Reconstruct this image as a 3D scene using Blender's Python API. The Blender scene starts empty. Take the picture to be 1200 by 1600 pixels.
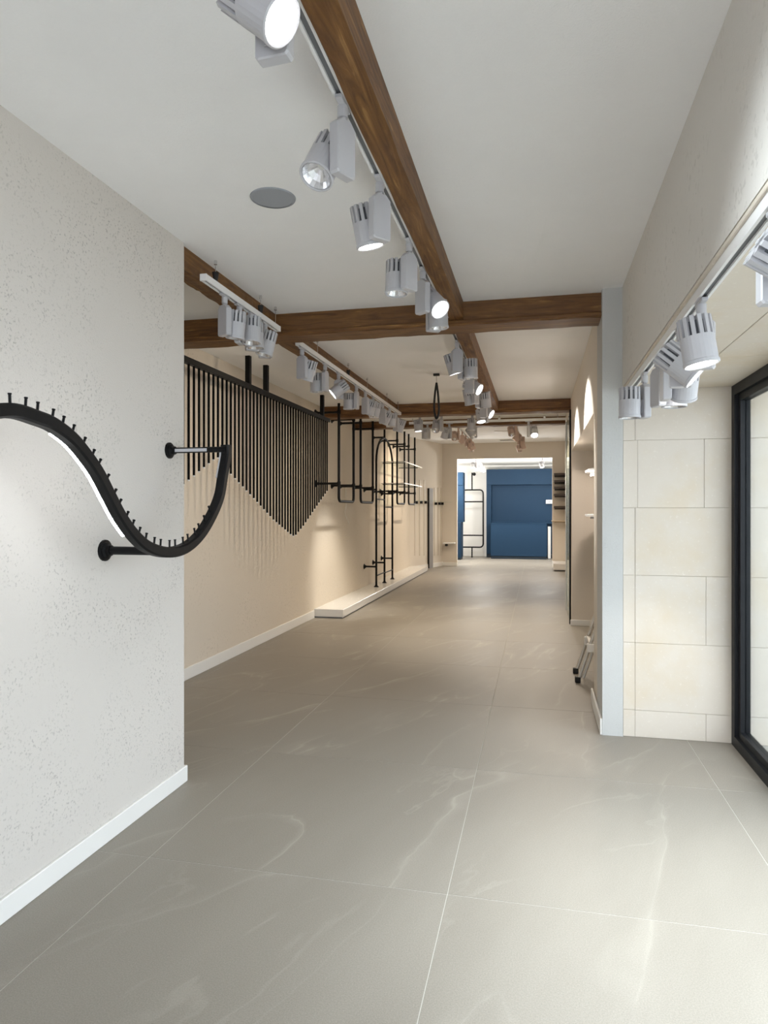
import bpy, bmesh, math, random
from mathutils import Vector, Matrix
random.seed(7)
PI = math.pi
S = bpy.context.scene
COL = S.collection

# ------------------------------------------------------------------ camera
F = 1065.0; CX, CY = 600.0, 796.0; TH = math.radians(12.7); H = 1.40
cam_d = bpy.data.cameras.new('camera'); cam = bpy.data.objects.new('camera', cam_d); COL.objects.link(cam)
cam.location = (0, 0, H); cam.rotation_euler = (PI/2, 0, TH)
cam_d.sensor_fit = 'VERTICAL'; cam_d.sensor_height = 36.0; cam_d.sensor_width = 27.0
cam_d.lens = 36.0*F/1600; cam_d.shift_y = -4/1600; cam_d.clip_start = 0.02
S.camera = cam

# ------------------------------------------------------------------ world, exposure
W = bpy.data.worlds.new('world'); S.world = W; W.use_nodes = True
bg = W.node_tree.nodes['Background']
bg.inputs['Color'].default_value = (0.885, 0.945, 1.06, 1); bg.inputs['Strength'].default_value = 5.5
S.view_settings.view_transform = 'Standard'; S.view_settings.look = 'None'
S.view_settings.gamma = 1; S.view_settings.use_curve_mapping = False
S.view_settings.exposure = 0.25
S.cycles.max_bounces = 10; S.cycles.diffuse_bounces = 6; S.cycles.sample_clamp_indirect = 6.0

def lamp(name, typ, loc, aim, power, color=(1, .93, .84), angle=50, blend=.5, size=.03, parent=None):
    l = bpy.data.lights.new(name, typ); l.energy = power; l.color = color
    l.shadow_soft_size = size
    if typ == 'SPOT': l.spot_size = math.radians(angle); l.spot_blend = blend
    o = bpy.data.objects.new(name, l); COL.objects.link(o); o.location = loc
    if aim is not None:
        o.rotation_euler = Vector(aim).to_track_quat('-Z', 'Y').to_euler()
    return o

# ------------------------------------------------------------------ photograph geometry helper
RR = Vector((math.cos(TH), math.sin(TH), 0)); FF = Vector((-math.sin(TH), math.cos(TH), 0))
def at(u, v, X=None, Y=None, Z=None):
    d = RR*((u-CX)/F) + FF + Vector((0, 0, (CY-v)/F)); o = Vector((0, 0, H))
    t = (X/d.x) if X is not None else (Y/d.y) if Y is not None else (Z-H)/d.z
    return o + d*t

# ------------------------------------------------------------------ materials
def new_mat(name):
    m = bpy.data.materials.new(name); m.use_nodes = True
    nt = m.node_tree; b = nt.nodes['Principled BSDF']
    return m, nt, b
def simple(name, col, rough=.5, metal=0.0, spec=.5, coat=0):
    m, nt, b = new_mat(name)
    b.inputs['Base Color'].default_value = (*col, 1); b.inputs['Roughness'].default_value = rough
    b.inputs['Metallic'].default_value = metal; b.inputs['Specular IOR Level'].default_value = spec
    if coat: b.inputs['Coat Weight'].default_value = coat
    n = nt.nodes.new('ShaderNodeTexNoise'); n.inputs['Scale'].default_value = 40; n.inputs['Detail'].default_value = 3
    r = nt.nodes.new('ShaderNodeMapRange'); r.inputs[3].default_value = max(.02, rough-.06); r.inputs[4].default_value = min(1, rough+.06)
    nt.links.new(n.outputs['Fac'], r.inputs[0]); nt.links.new(r.outputs[0], b.inputs['Roughness'])
    return m
def N(nt, t, **kw):
    n = nt.nodes.new(t)
    for k, v in kw.items():
        if k in n.inputs: n.inputs[k].default_value = v
        else: setattr(n, k, v)
    return n
def ramp(nt, stops):
    n = nt.nodes.new('ShaderNodeValToRGB'); e = n.color_ramp.elements
    while len(e) < len(stops): e.new(.5)
    for i, (p, c) in enumerate(stops):
        e[i].position = p; e[i].color = (c, c, c, 1) if isinstance(c, (int, float)) else (*c, 1)
    return n
def mixc(nt, fac, a, b, typ='MIX'):
    n = nt.nodes.new('ShaderNodeMix'); n.data_type = 'RGBA'; n.blend_type = typ
    L = nt.links
    for sock, val in ((n.inputs['Factor'], fac), (n.inputs['A'], a), (n.inputs['B'], b)):
        if hasattr(val, 'is_linked') or hasattr(val, 'links'): L.new(val, sock)
        elif isinstance(val, (int, float)): sock.default_value = val
        else: sock.default_value = (*val, 1)
    return n.outputs['Result']
def bump(nt, b, h, strength, dist=.01):
    n = nt.nodes.new('ShaderNodeBump'); n.inputs['Strength'].default_value = strength; n.inputs['Distance'].default_value = dist
    nt.links.new(h, n.inputs['Height']); nt.links.new(n.outputs[0], b.inputs['Normal'])
def geo(nt): return nt.nodes.new('ShaderNodeNewGeometry').outputs['Position']
def mapped(nt, vec, sc, rot=(0, 0, 0)):
    n = nt.nodes.new('ShaderNodeMapping'); n.inputs['Scale'].default_value = sc; n.inputs['Rotation'].default_value = rot
    nt.links.new(vec, n.inputs['Vector']); return n.outputs[0]
def mul(nt, a, b):
    n = nt.nodes.new('ShaderNodeMath'); n.operation = 'MULTIPLY'
    for s, v in ((n.inputs[0], a), (n.inputs[1], b)):
        if isinstance(v, (int, float)): s.default_value = v
        else: nt.links.new(v, s)
    return n.outputs[0]

def plaster(name, base, pit, amount=1.0, pitscale=90):
    m, nt, b = new_mat(name); L = nt.links; p = geo(nt)
    cl = N(nt, 'ShaderNodeTexNoise', Scale=2.6, Detail=5.0, Roughness=.6); L.new(p, cl.inputs['Vector'])
    clr = ramp(nt, [(.44, 0.0), (.60, 1.0)]); L.new(cl.outputs['Fac'], clr.inputs[0])
    pt = N(nt, 'ShaderNodeTexNoise', Scale=pitscale, Detail=2.0, Roughness=.5); L.new(mapped(nt, p, (1, 1, 1.0)), pt.inputs['Vector'])
    ptr = ramp(nt, [(.59, 0.0), (.66, 1.0)]); L.new(pt.outputs['Fac'], ptr.inputs[0])
    mask = mul(nt, mul(nt, clr.outputs[0], ptr.outputs[0]), amount)
    big = N(nt, 'ShaderNodeTexNoise', Scale=1.3, Detail=6.0, Roughness=.65); L.new(p, big.inputs['Vector'])
    c0 = mixc(nt, big.outputs['Fac'], tuple(x*.93 for x in base), tuple(min(1, x*1.05) for x in base))
    col = mixc(nt, mask, c0, pit)
    L.new(col, b.inputs['Base Color']); b.inputs['Roughness'].default_value = .85
    fine = N(nt, 'ShaderNodeTexNoise', Scale=160.0, Detail=4.0); L.new(p, fine.inputs['Vector'])
    inv = nt.nodes.new('ShaderNodeMath'); inv.operation = 'MULTIPLY_ADD'; L.new(mask, inv.inputs[0]); inv.inputs[1].default_value = -1.5
    L.new(fine.outputs['Fac'], inv.inputs[2])
    bump(nt, b, inv.outputs[0], .35, .004)
    return m
def wood(name, axis):
    m, nt, b = new_mat(name); L = nt.links; p = geo(nt)
    sc = (2.6, 30, 30) if axis == 'x' else (30, 2.6, 30)
    v = mapped(nt, p, sc)
    n1 = N(nt, 'ShaderNodeTexNoise', Scale=1.0, Detail=6.0, Roughness=.62, Distortion=1.2); L.new(v, n1.inputs['Vector'])
    r = ramp(nt, [(.28, (.050, .018, .005)), (.46, (.150, .064, .016)), (.60, (.225, .105, .027)), (.72, (.46, .255, .085))]); L.new(n1.outputs['Fac'], r.inputs[0])
    n2 = N(nt, 'ShaderNodeTexNoise', Scale=2.2, Detail=3.0); L.new(p, n2.inputs['Vector'])
    col = mixc(nt, mul(nt, n2.outputs['Fac'], .45), r.outputs[0], (.10, .042, .011))
    L.new(col, b.inputs['Base Color']); b.inputs['Roughness'].default_value = .55
    bump(nt, b, n1.outputs['Fac'], .5, .006)
    return m
def floor_tile_mat():
    m, nt, b = new_mat('grey_stone_tile'); L = nt.links; p = geo(nt)
    oi = nt.nodes.new('ShaderNodeObjectInfo')
    cm = nt.nodes.new('ShaderNodeVectorMath'); cm.operation = 'MULTIPLY_ADD'
    cb = nt.nodes.new('ShaderNodeCombineXYZ'); L.new(oi.outputs['Random'], cb.inputs[0]); L.new(oi.outputs['Random'], cb.inputs[1])
    L.new(cb.outputs[0], cm.inputs[0]); cm.inputs[1].default_value = (1.2, 2.3, 0); L.new(p, cm.inputs[2])
    v = mapped(nt, mapped(nt, cm.outputs[0], (1, 1, 1), (0, 0, math.radians(20))), (1.35, .36, 1))
    n1 = N(nt, 'ShaderNodeTexNoise', Scale=1.0, Detail=5.0, Roughness=.42, Distortion=.35); L.new(v, n1.inputs['Vector'])
    vein = ramp(nt, [(.470, 0.0), (.496, .45), (.5, 1.0), (.504, .3), (.515, 0.0)]); L.new(n1.outputs['Fac'], vein.inputs[0])
    v2 = mapped(nt, mapped(nt, cm.outputs[0], (1, 1, 1), (0, 0, math.radians(33))), (2.6, .75, 1))
    n5 = N(nt, 'ShaderNodeTexNoise', Scale=1.0, Detail=6.0, Roughness=.5, Distortion=.5); L.new(v2, n5.inputs['Vector'])
    vein2 = ramp(nt, [(.560, 0.0), (.568, .45), (.572, .45), (.584, 0.0)]); L.new(n5.outputs['Fac'], vein2.inputs[0])
    vs_ = nt.nodes.new('ShaderNodeMath'); vs_.operation = 'MAXIMUM'; L.new(vein.outputs[0], vs_.inputs[0]); L.new(vein2.outputs[0], vs_.inputs[1])
    n3 = N(nt, 'ShaderNodeTexNoise', Scale=1.7, Detail=3.0); L.new(cm.outputs[0], n3.inputs['Vector'])
    vm = ramp(nt, [(.40, 0.0), (.66, .8)]); L.new(n3.outputs['Fac'], vm.inputs[0])
    cl = N(nt, 'ShaderNodeTexNoise', Scale=2.0, Detail=6.0, Roughness=.6); L.new(v, cl.inputs['Vector'])
    c0 = mixc(nt, cl.outputs['Fac'], (.216, .193, .162), (.300, .273, .234))
    gr = N(nt, 'ShaderNodeTexNoise', Scale=230.0, Detail=2.0); L.new(p, gr.inputs['Vector'])
    gm = ramp(nt, [(.3, .86), (.7, 1.12)]); L.new(gr.outputs['Fac'], gm.inputs[0])
    c1 = mixc(nt, 1.0, c0, gm.outputs[0], 'MULTIPLY')
    col = mixc(nt, mul(nt, mul(nt, vs_.outputs[0], vm.outputs[0]), .42), c1, (.56, .52, .45))
    L.new(col, b.inputs['Base Color'])
    rr = nt.nodes.new('ShaderNodeMapRange'); rr.inputs[3].default_value = .40; rr.inputs[4].default_value = .58; b.inputs['Specular IOR Level'].default_value = .42
    L.new(cl.outputs['Fac'], rr.inputs[0]); L.new(rr.outputs[0], b.inputs['Roughness'])
    bump(nt, b, gr.outputs['Fac'], .12, .002)
    return m
def limestone(name, a, c):
    m, nt, b = new_mat(name); L = nt.links; p = geo(nt)
    oi = nt.nodes.new('ShaderNodeObjectInfo')
    n1 = N(nt, 'ShaderNodeTexNoise', Scale=4.0, Detail=8.0, Roughness=.65); L.new(p, n1.inputs['Vector'])
    c0 = mixc(nt, n1.outputs['Fac'], a, c)
    c1 = mixc(nt, mul(nt, oi.outputs['Random'], .2), c0, tuple(x*f for x, f in zip(a, (.97, .93, .84))))
    n4 = N(nt, 'ShaderNodeTexNoise', Scale=2.4, Detail=7.0, Roughness=.6); L.new(p, n4.inputs['Vector'])
    wm = ramp(nt, [(.48, 0.0), (.66, .55)]); L.new(n4.outputs['Fac'], wm.inputs[0])
    c1 = mixc(nt, wm.outputs[0], c1, tuple(x*f for x, f in zip(a, (.99, .92, .79))))
    n2 = N(nt, 'ShaderNodeTexNoise', Scale=55.0, Detail=3.0); L.new(p, n2.inputs['Vector'])
    pm = ramp(nt, [(.62, 0.0), (.70, .5)]); L.new(n2.outputs['Fac'], pm.inputs[0])
    c2 = mixc(nt, mul(nt, pm.outputs[0], n1.outputs['Fac']), c1, (.86, .83, .76))
    L.new(c2, b.inputs['Base Color']); b.inputs['Roughness'].default_value = .6
    bump(nt, b, n2.outputs['Fac'], .15, .003)
    return m
def emit(name, col, s):
    m, nt, b = new_mat(name); b.inputs['Base Color'].default_value = (*col, 1)
    b.inputs['Emission Color'].default_value = (*col, 1); b.inputs['Emission Strength'].default_value = s
    return m
def glass(name, tint=(.97, .99, .98), refl=1.0):
    m = bpy.data.materials.new(name); m.use_nodes = True; nt = m.node_tree; nt.nodes.clear(); L = nt.links
    o = nt.nodes.new('ShaderNodeOutputMaterial'); t = nt.nodes.new('ShaderNodeBsdfTransparent'); g = nt.nodes.new('ShaderNodeBsdfGlossy')
    g.inputs['Roughness'].default_value = .01; t.inputs['Color'].default_value = (*tint, 1)
    lw = nt.nodes.new('ShaderNodeLayerWeight'); pw = nt.nodes.new('ShaderNodeMath'); pw.operation = 'POWER'; L.new(lw.outputs['Facing'], pw.inputs[0]); pw.inputs[1].default_value = 5
    fr = nt.nodes.new('ShaderNodeMath'); fr.operation = 'MULTIPLY_ADD'; L.new(pw.outputs[0], fr.inputs[0]); fr.inputs[1].default_value = .9; fr.inputs[2].default_value = .04
    mx = nt.nodes.new('ShaderNodeMixShader'); L.new(mul(nt, fr.outputs[0], refl), mx.inputs[0]); L.new(t.outputs[0], mx.inputs[1]); L.new(g.outputs[0], mx.inputs[2])
    L.new(mx.outputs[0], o.inputs[0]); return m

M = dict(
    ceiling=plaster('ceiling_paint', (.90, .90, .895), (.83, .83, .83), .15),
    near_wall=plaster('pitted_plaster', (.625, .588, .545), (.33, .31, .285), .6, 105),
    hall_wall=plaster('cream_plaster', (.68, .61, .515), (.48, .42, .34), .55, 45),
    smooth_wall=plaster('smooth_plaster', (.72, .66, .58), (.6, .55, .48), .15),
    header=plaster('grey_plaster', (.70, .675, .635), (.50, .48, .44), .5, 40),
    pillar=plaster('pillar_plaster', (.56, .565, .55), (.5, .5, .48), .25),
    wood_x=wood('brown_wood_across', 'x'), wood_y=wood('brown_wood_along', 'y'),
    tile=floor_tile_mat(), grout=simple('floor_grout', (.47, .445, .40), .8),
    stone=limestone('limestone', (.645, .585, .495), (.70, .645, .575)), stone_grout=simple('stone_grout', (.57, .515, .43), .9),
    pave=limestone('outdoor_paving', (.62, .62, .60), (.70, .70, .68)),
    white=simple('white_paint', (.80, .79, .76), .45), lacquer=simple('white_lacquer', (.70, .69, .67), .25),
    metal=simple('white_metal', (.50, .50, .525), .38), rail=simple('white_rail', (.84, .84, .84), .35),
    slot=simple('dark_slot', (.16, .165, .175), .5), core=simple('fin_gap_shade', (.055, .06, .07), .6),  # core colour darkens the gaps between lamp fins, painting shade there
    tint=simple('rosy_metal', (.62, .47, .40), .4),
    black=simple('black_metal', (.004, .004, .0045), .5, 0, .22), rodblack=simple('rod_black', (.004, .004, .004), .75, 0, .12), blackm=simple('black_matte', (.008, .008, .009), .6),
    frame=simple('window_frame_black', (.007, .008, .010), .5, 0, .3),
    mirror=simple('reflector', (.8, .8, .82), .22, 1.0), chrome=simple('chrome', (.75, .75, .76), .2, 1.0),
    grille=simple('grey_grille', (.33, .35, .38), .7),
    lit=emit('lit_lens', (1, .98, .95), 12), led=emit('led_strip', (.97, .98, 1), 32), litwarm=emit('warm_lit_lens', (1, .86, .66), 9),
    glass=glass('window_glass', (.80,.825,.82)), shelf_glass=glass('shelf_glass', (.95, .98, .96), .5),
    blue=simple('blue_lacquer', (.010, .034, .072), .6, 0, .2), bluedark=simple('dark_blue_plinth', (.006, .017, .03), .5),
    brown=simple('dark_brown_shelf', (.055, .040, .032), .5), cream=simple('cream_upright', (.66, .60, .52), .5), oak=simple('pale_oak', (.52, .42, .30), .5),
    greycol=simple('grey_column', (.27, .26, .26), .5), alu=simple('brushed_aluminium', (.62, .60, .56), .38, .7),
    rubber=simple('black_rubber', (.012, .012, .012), .7), cord=simple('white_cord', (.78, .76, .70), .5),
)

# ------------------------------------------------------------------ mesh builder
class MB:
    def __init__(s): s.v = []; s.f = []; s.sm = []
    def add(s, vs, fs, smooth=False):
        n = len(s.v); s.v += [Vector(p) for p in vs]; s.f += [[i+n for i in f] for f in fs]; s.sm += [smooth]*len(fs); return s
    def box(s, x0, x1, y0, y1, z0, z1):
        x0, x1 = sorted((x0, x1)); y0, y1 = sorted((y0, y1)); z0, z1 = sorted((z0, z1))
        return s.add([(x0,y0,z0),(x1,y0,z0),(x1,y1,z0),(x0,y1,z0),(x0,y0,z1),(x1,y0,z1),(x1,y1,z1),(x0,y1,z1)],
                     [(0,3,2,1),(4,5,6,7),(0,1,5,4),(1,2,6,5),(2,3,7,6),(3,0,4,7)])
    def cbox(s, x0, x1, y0, y1, z0, z1, c):          # box with chamfered edges
        bm = bmesh.new(); bmesh.ops.create_cube(bm, size=1)
        for v in bm.verts: v.co = Vector(((x0+x1)/2+v.co.x*(x1-x0), (y0+y1)/2+v.co.y*(y1-y0), (z0+z1)/2+v.co.z*(z1-z0)))
        bmesh.ops.bevel(bm, geom=bm.edges[:], offset=c, segments=1, affect='EDGES')
        bm.verts.index_update(); s.add([v.co.copy() for v in bm.verts], [[v.index for v in f.verts] for f in bm.faces]); bm.free(); return s
    def prism(s, pts, z0, z1):                        # ccw xy polygon
        n = len(pts)
        return s.add([(x,y,z0) for x,y in pts]+[(x,y,z1) for x,y in pts],
                     [tuple(range(n-1,-1,-1)), tuple(range(n,2*n))]+[(i,(i+1)%n,n+(i+1)%n,n+i) for i in range(n)])
    def tube(s, pts, r, seg=10, cap=True, flat=None):
        pts = [Vector(p) for p in pts]; n = len(pts); rings = []
        t0 = (pts[1]-pts[0]).normalized()
        up = Vector((0,0,1)) if abs(t0.z) < .9 else Vector((1,0,0))
        a = t0.cross(up).normalized()
        vs = []; fs = []
        for i, p in enumerate(pts):
            t = (pts[min(i+1,n-1)]-pts[max(i-1,0)]).normalized()
            a = (a - t*a.dot(t)).normalized(); b = t.cross(a)
            ra = rb = (r[i] if isinstance(r, (list, tuple)) else r)
            for k in range(seg):
                w = 2*PI*k/seg; vs.append(p + a*math.cos(w)*ra + b*math.sin(w)*rb)
        for i in range(n-1):
            for k in range(seg):
                fs.append((i*seg+k, i*seg+(k+1)%seg, (i+1)*seg+(k+1)%seg, (i+1)*seg+k))
        s.add(vs, fs, True)
        if cap: s.add(vs[:seg], [tuple(range(seg-1,-1,-1))]); s.add(vs[-seg:], [tuple(range(seg))])
        return s
    def lathe(s, prof, seg=24, mat=None, close=False): # prof list of (r,z) about z axis
        n = len(prof); vs = []; fs = []
        for r, z in prof:
            for k in range(seg):
                w = 2*PI*k/seg; vs.append((r*math.cos(w), r*math.sin(w), z))
        for i in range(n-1):
            for k in range(seg): fs.append((i*seg+k, i*seg+(k+1)%seg, (i+1)*seg+(k+1)%seg, (i+1)*seg+k))
        if mat: vs = [mat @ Vector(v) for v in vs]
        return s.add(vs, fs, False)
    def mesh(s, name, mat, off=(0,0,0), smooth=None):
        me = bpy.data.meshes.new(name); o = Vector(off)
        me.from_pydata([v-o for v in s.v], [], s.f); me.materials.append(mat)
        for p, q in zip(me.polygons, s.sm): p.use_smooth = q if smooth is None else smooth
        me.validate(); me.update(); return me
    def build(s, name, mat, parent=None, origin=None):
        if parent is not None: off = world_loc(parent)
        elif origin is not None: off = Vector(origin)
        else:
            off = Vector((0,0,0))
        o = bpy.data.objects.new(name, s.mesh(name, mat, off)); COL.objects.link(o)
        if parent is not None: o.parent = parent
        else: o.location = off
        return o
def world_loc(o):
    v = Vector((0,0,0))
    while o is not None: v += o.location; o = o.parent
    return v
def inst(name, me, loc, parent, rot=None):            # another object sharing mesh data
    o = bpy.data.objects.new(name, me); COL.objects.link(o); o.parent = parent
    o.location = Vector(loc) - (world_loc(parent) if parent is not None else Vector((0,0,0)))
    if rot is not None: o.rotation_euler = rot
    return o
def tag(o, label, cat, group=None):
    o['label'] = label; o['category'] = cat
    if group: o['group'] = group
    return o
def thing(name, loc, label, cat, group=None):
    o = bpy.data.objects.new(name, None); COL.objects.link(o); o.location = loc; o.empty_display_size = .1
    return tag(o, label, cat, group)
def struct(name, mb, mat, parent=None):
    o = mb.build(name, mat, parent)
    if parent is None: o['kind'] = 'structure'
    return o

# ------------------------------------------------------------------ main dimensions
HC = 2.77; FARC = 3.03; XL0 = -1.775; XL1 = -2.82; YE = 3.195; XH = .51; XR = .40; YP = 4.43
SOF = 2.14; XW = 1.13; YEND = 16.84; YSTEP = 10.55

# floor: grout bed plus separate tiles
fl = struct('floor', MB().box(-4.2, 3.2, -3.6, 20.9, -.12, -.0012), M['grout'])
xs = [-3.93, -2.73, -1.525, -.32, .885, 2.09]; g = .0014
ys = [2.469+1.22*k for k in range(-5, 16)]
def tile_mesh(w, d): return MB().cbox(-w/2+g, w/2-g, -d/2+g, d/2-g, -.02, 0, .0008).mesh('tile', M['tile'])
cache = {}
for i in range(len(xs)-1):
    for j in range(len(ys)-1):
        x0, x1, y0, y1 = xs[i], xs[i+1], ys[j], ys[j+1]
        if x1 > .9: x1 = 1.16
        if x0 > 1: continue
        if y0 > 17.2 and False: continue
        if x1 < XL0-1.0 and y1 < 3: continue
        key = (round(x1-x0, 3), round(y1-y0, 3))
        if key not in cache: cache[key] = tile_mesh(*key)
        inst('tile', cache[key], ((x0+x1)/2, (y0+y1)/2, 0), fl)

# ceilings
struct('ceiling', MB().box(-4.2, 1.3, -3.4, YSTEP, HC, HC+.4), M['ceiling'])
struct('ceiling_far', MB().box(-4.2, 1.3, YSTEP, YEND+.2, FARC, FARC+.3), M['ceiling'])
# near left wall block, hall left wall, angled end
struct('wall_left_near', MB().box(-4.2, XL0, -3.4, YE, 0, HC), M['near_wall'])
P1 = (XL1, 15.2); P2 = (-2.31, YEND)
struct('wall_left', MB().prism([(XL1, YE-.05), (XL1, P1[1]), (XL1-.3, P1[1]), (XL1-.3, YE-.05)], 0, FARC), M['hall_wall'])
struct('wall_left_angled', MB().prism([P1, P2, (-4.0, YEND), (-4.0, P1[1])], 0, FARC), M['smooth_wall'])
# near right: header over the window recess, pillar, stone wall
struct('wall_right_header', MB().box(XH, 1.45, -3.4, YP, SOF+.012, HC), M['header'])
struct('wall_right_pillar', MB().box(XR-.008, XH+.004, YP-.006, 4.80, 0, HC), M['pillar'])
# right hall wall with its niche
NZ = 2.105; NY0, NY1, NX = 5.17, 8.52, .72
struct('wall_right', MB().box(XR, 1.0, 4.80, NY0, 0, HC).box(XR, 1.0, NY0, NY1, NZ, HC).box(NX, 1.0, NY0, NY1, 0, NZ)
       .box(XR, 1.0, NY1, 9.95, 0, HC), M['smooth_wall'])
struct('wall_right_far', MB().box(.76, 1.1, 9.95, YEND, 0, FARC).box(XR, .76, 9.95, YSTEP, HC-.02, FARC+.1), M['smooth_wall'])
# stone wall behind the window recess, running on outdoors, with separate slabs
sw = struct('wall_stone', MB().box(XH, 5.0, YP+.012, 4.75, 0, 3.2), M['stone_grout'])
zr = [0, .165, .58, .995, 1.41, 1.825, SOF-.001]
for r in range(len(zr)-1):
    xj = [XH+.006, .585, .99, 1.40, 2.2, 3.0, 3.8, 4.6] if r % 2 == 0 else [XH+.006, .585, 1.4, 2.2, 3.0, 3.8, 4.6]
    if r in (4,): xj = [XH+.006, .60, .98, 1.42, 2.2, 3.0, 3.8, 4.6]
    for i in range(len(xj)-1):
        inst('stone_slab', MB().cbox(xj[i]+.0008, xj[i+1]-.0008, -.004, .008, zr[r]+.0008, zr[r+1]-.0008, .001).mesh('stone_slab', M['stone']), (0, YP+.010+random.uniform(-.001, .001), 0), sw)
for zz in (SOF, 2.56):
    for x in (1.48, 2.3, 3.1, 3.9):
        inst('stone_slab', MB().cbox(x, x+.797, -.01, .012, zz, zz+.415, .0015).mesh('stone_slab', M['stone']), (0, YP+.01, 0), sw)
# stone soffit over the recess
so = struct('ceiling_recess', MB().box(XH+.01, 1.45, -3.4, YP, SOF+.006, SOF+.014), M['stone_grout'])
yj = [-3.3, -2.1, -.9, .3, 1.5, 2.7, 3.55, YP-.002]
for i in range(len(yj)-1):
    for x0, x1 in ((XH, .835), (.838, 1.44)):
        inst('stone_slab', MB().cbox(x0, x1, yj[i]+.0015, yj[i+1]-.0015, SOF-.006, SOF+.008, .0015).mesh('stone_slab', M['stone']), (0, 0, 0), so)
# end wall with doorway
dl = at(714, 880, Y=YEND).x; dr = at(863, 880, Y=YEND).x; dz = at(790, 716, Y=YEND).z
struct('wall_end', MB().box(-4.0, dl, YEND, YEND+.14, 0, FARC).box(dr, 1.1, YEND, YEND+.14, 0, FARC).box(dl, dr, YEND, YEND+.14, dz, FARC), M['smooth_wall'])
# back room behind the doorway
BRC = 2.72; YB = 20.6
struct('ceiling_back_room', MB().box(-4.2, 3.2, YEND+.14, YB+.3, BRC, BRC+.3), M['white'])
struct('wall_back_room', MB().box(-4.2, 3.2, YB, YB+.2, 0, BRC).box(-4.2, -3.4, YEND+.14, YB, 0, BRC).box(1.6, 1.8, YEND+.14, YB, 0, BRC), M['white'])
# wall behind the photographer with the open shop front
struct('wall_back', MB().box(-1.8, -.75, -3.4, -3.2, 0, HC).box(.55, 1.45, -3.4, -3.2, 0, HC).box(-.75, .55, -3.4, -3.2, 2.3, HC), M['header'])

# baseboards
def base_run(name, x0, x1, y0, y1, h): struct(name, MB().cbox(x0, x1, y0, y1, 0, h, .003), M['white'])
base_run('baseboard_left_near', XL0-.001, XL0+.014, -3.2, YE+.014, .082)
base_run('baseboard_left_near_end', XL1, XL0-.001, YE, YE+.014, .082)
base_run('baseboard_left', XL1, XL1+.014, YE+.02, 8.38, .10)
base_run('baseboard_right', XR-.022, XR-.008, YP-.004, NY0, .10)
base_run('baseboard_niche', XR-.014, NX, NY1-.014, NY1+.001, .07)
base_run('baseboard_end', -2.31, dl, YEND-.014, YEND, .09)
dirv = (Vector((P2[0]-P1[0], P2[1]-P1[1], 0))).normalized(); nrm = Vector((dirv.y, -dirv.x, 0))
q = [Vector((*P1, 0)), Vector((*P2, 0)), Vector((*P2, 0))+nrm*.014, Vector((*P1, 0))+nrm*.014]
struct('baseboard_left_angled', MB().prism([(p.x, p.y) for p in (q[0], q[3], q[2], q[1])], 0, .10), M['white'])

# big right-hand window
win = struct('window_1', MB().box(XW, XW+.055, YP-.062, YP-.002, 0.0, SOF-.006).box(XW, XW+.055, -3.3, -3.24, 0, SOF-.006)
             .box(XW, XW+.055, -3.24, YP-.062, SOF-.066, SOF-.006).box(XW, XW+.055, -3.24, YP-.062, 0.0, .062), M['frame'])
ib = MB()
for y0, y1 in ((YP-.105, YP-.062), (1.00, 1.06), (-3.24, -3.20)): ib.box(XW+.022, XW+.075, y0, y1, .062, SOF-.066)
ib.box(XW+.022, XW+.075, -3.2, YP-.105, .062, .10).box(XW+.022, XW+.075, -3.2, YP-.105, SOF-.105, SOF-.066)
struct('inner_frame', ib, M['frame'], win)
for y0, y1 in ((1.06, YP-.105), (-3.20, 1.00)):
    struct('pane', MB().box(XW+.046, XW+.054, y0, y1, .10, SOF-.105), M['glass'], win)
# outdoors: paving
op = struct('floor_outside', MB().box(1.25, 9, -6, YP+.3, -.30, -.012), M['stone_grout'])
for i in range(4):
    for j in range(9):
        inst('paver', MB().cbox(0, .995, 0, .995, -.05, 0, .003).mesh('paver', M['pave']) if (i, j) == (0, 0) else bpy.data.meshes['paver'], (1.26+i, YP-1.0-j, -.008), op)

# ------------------------------------------------------------------ ceiling beams
def beam(x0, x1, y0, y1, z0, z1, along, label):
    n = 40; mb = MB(); vs = []; fs = []
    L0, L1 = (x0, x1) if along == 'x' else (y0, y1)
    for i in range(n+1):
        t = L0+(L1-L0)*i/n
        for (a, z) in ((0, z1), (0, z0), (1, z0), (1, z1)):
            j = (random.uniform(-.0028, .0028), random.uniform(-.0028, .0028)) if z == z0 else (0, 0)
            if along == 'x': vs.append((t, (y0, y1)[a]+j[0], z+j[1]))
            else: vs.append(((x0, x1)[a]+j[0], t, z+j[1]))
    for i in range(n):
        for k in range(4): fs.append((i*4+k, i*4+(k+1) % 4, (i+1)*4+(k+1) % 4, (i+1)*4+k))
    fs += [(0, 1, 2, 3), (n*4+3, n*4+2, n*4+1, n*4)]
    mb.add(vs, fs); o = mb.build('ceiling_beam', M['wood_'+along], None, ((x0+x1)/2, (y0+y1)/2, z0))
    if along == 'x': MB().cbox(x0, x1, y0-.020, y0+.03, z0+.003, z0+.030, .005).cbox(x0, x1, y0-.008, y0+.03, z0+.03, z0+.036, .002).build('edge_moulding', M['wood_x'], o)
    return tag(o, label, 'beam')
BX0, BX1 = -.568, -.478
beam(BX0, BX1, -3.2, 4.50, 2.652, HC+.002, 'y', 'long brown wooden ceiling beam nearest the camera running down the middle of the ceiling')
beam(BX0, BX1, 4.71, 8.70, 2.645, HC+.002, 'y', 'brown wooden centre beam between the first and second cross beams')
beam(-1.90, -1.795, YE+.005, 4.50, 2.652, HC+.002, 'y', 'short brown wooden beam beside the near left wall above four hanging spotlights')
beam(-1.90, -1.795, 4.71, 8.70, 2.645, HC+.002, 'y', 'left brown wooden beam above the long row of white spotlights')
B1 = (4.50, 4.71)
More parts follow.
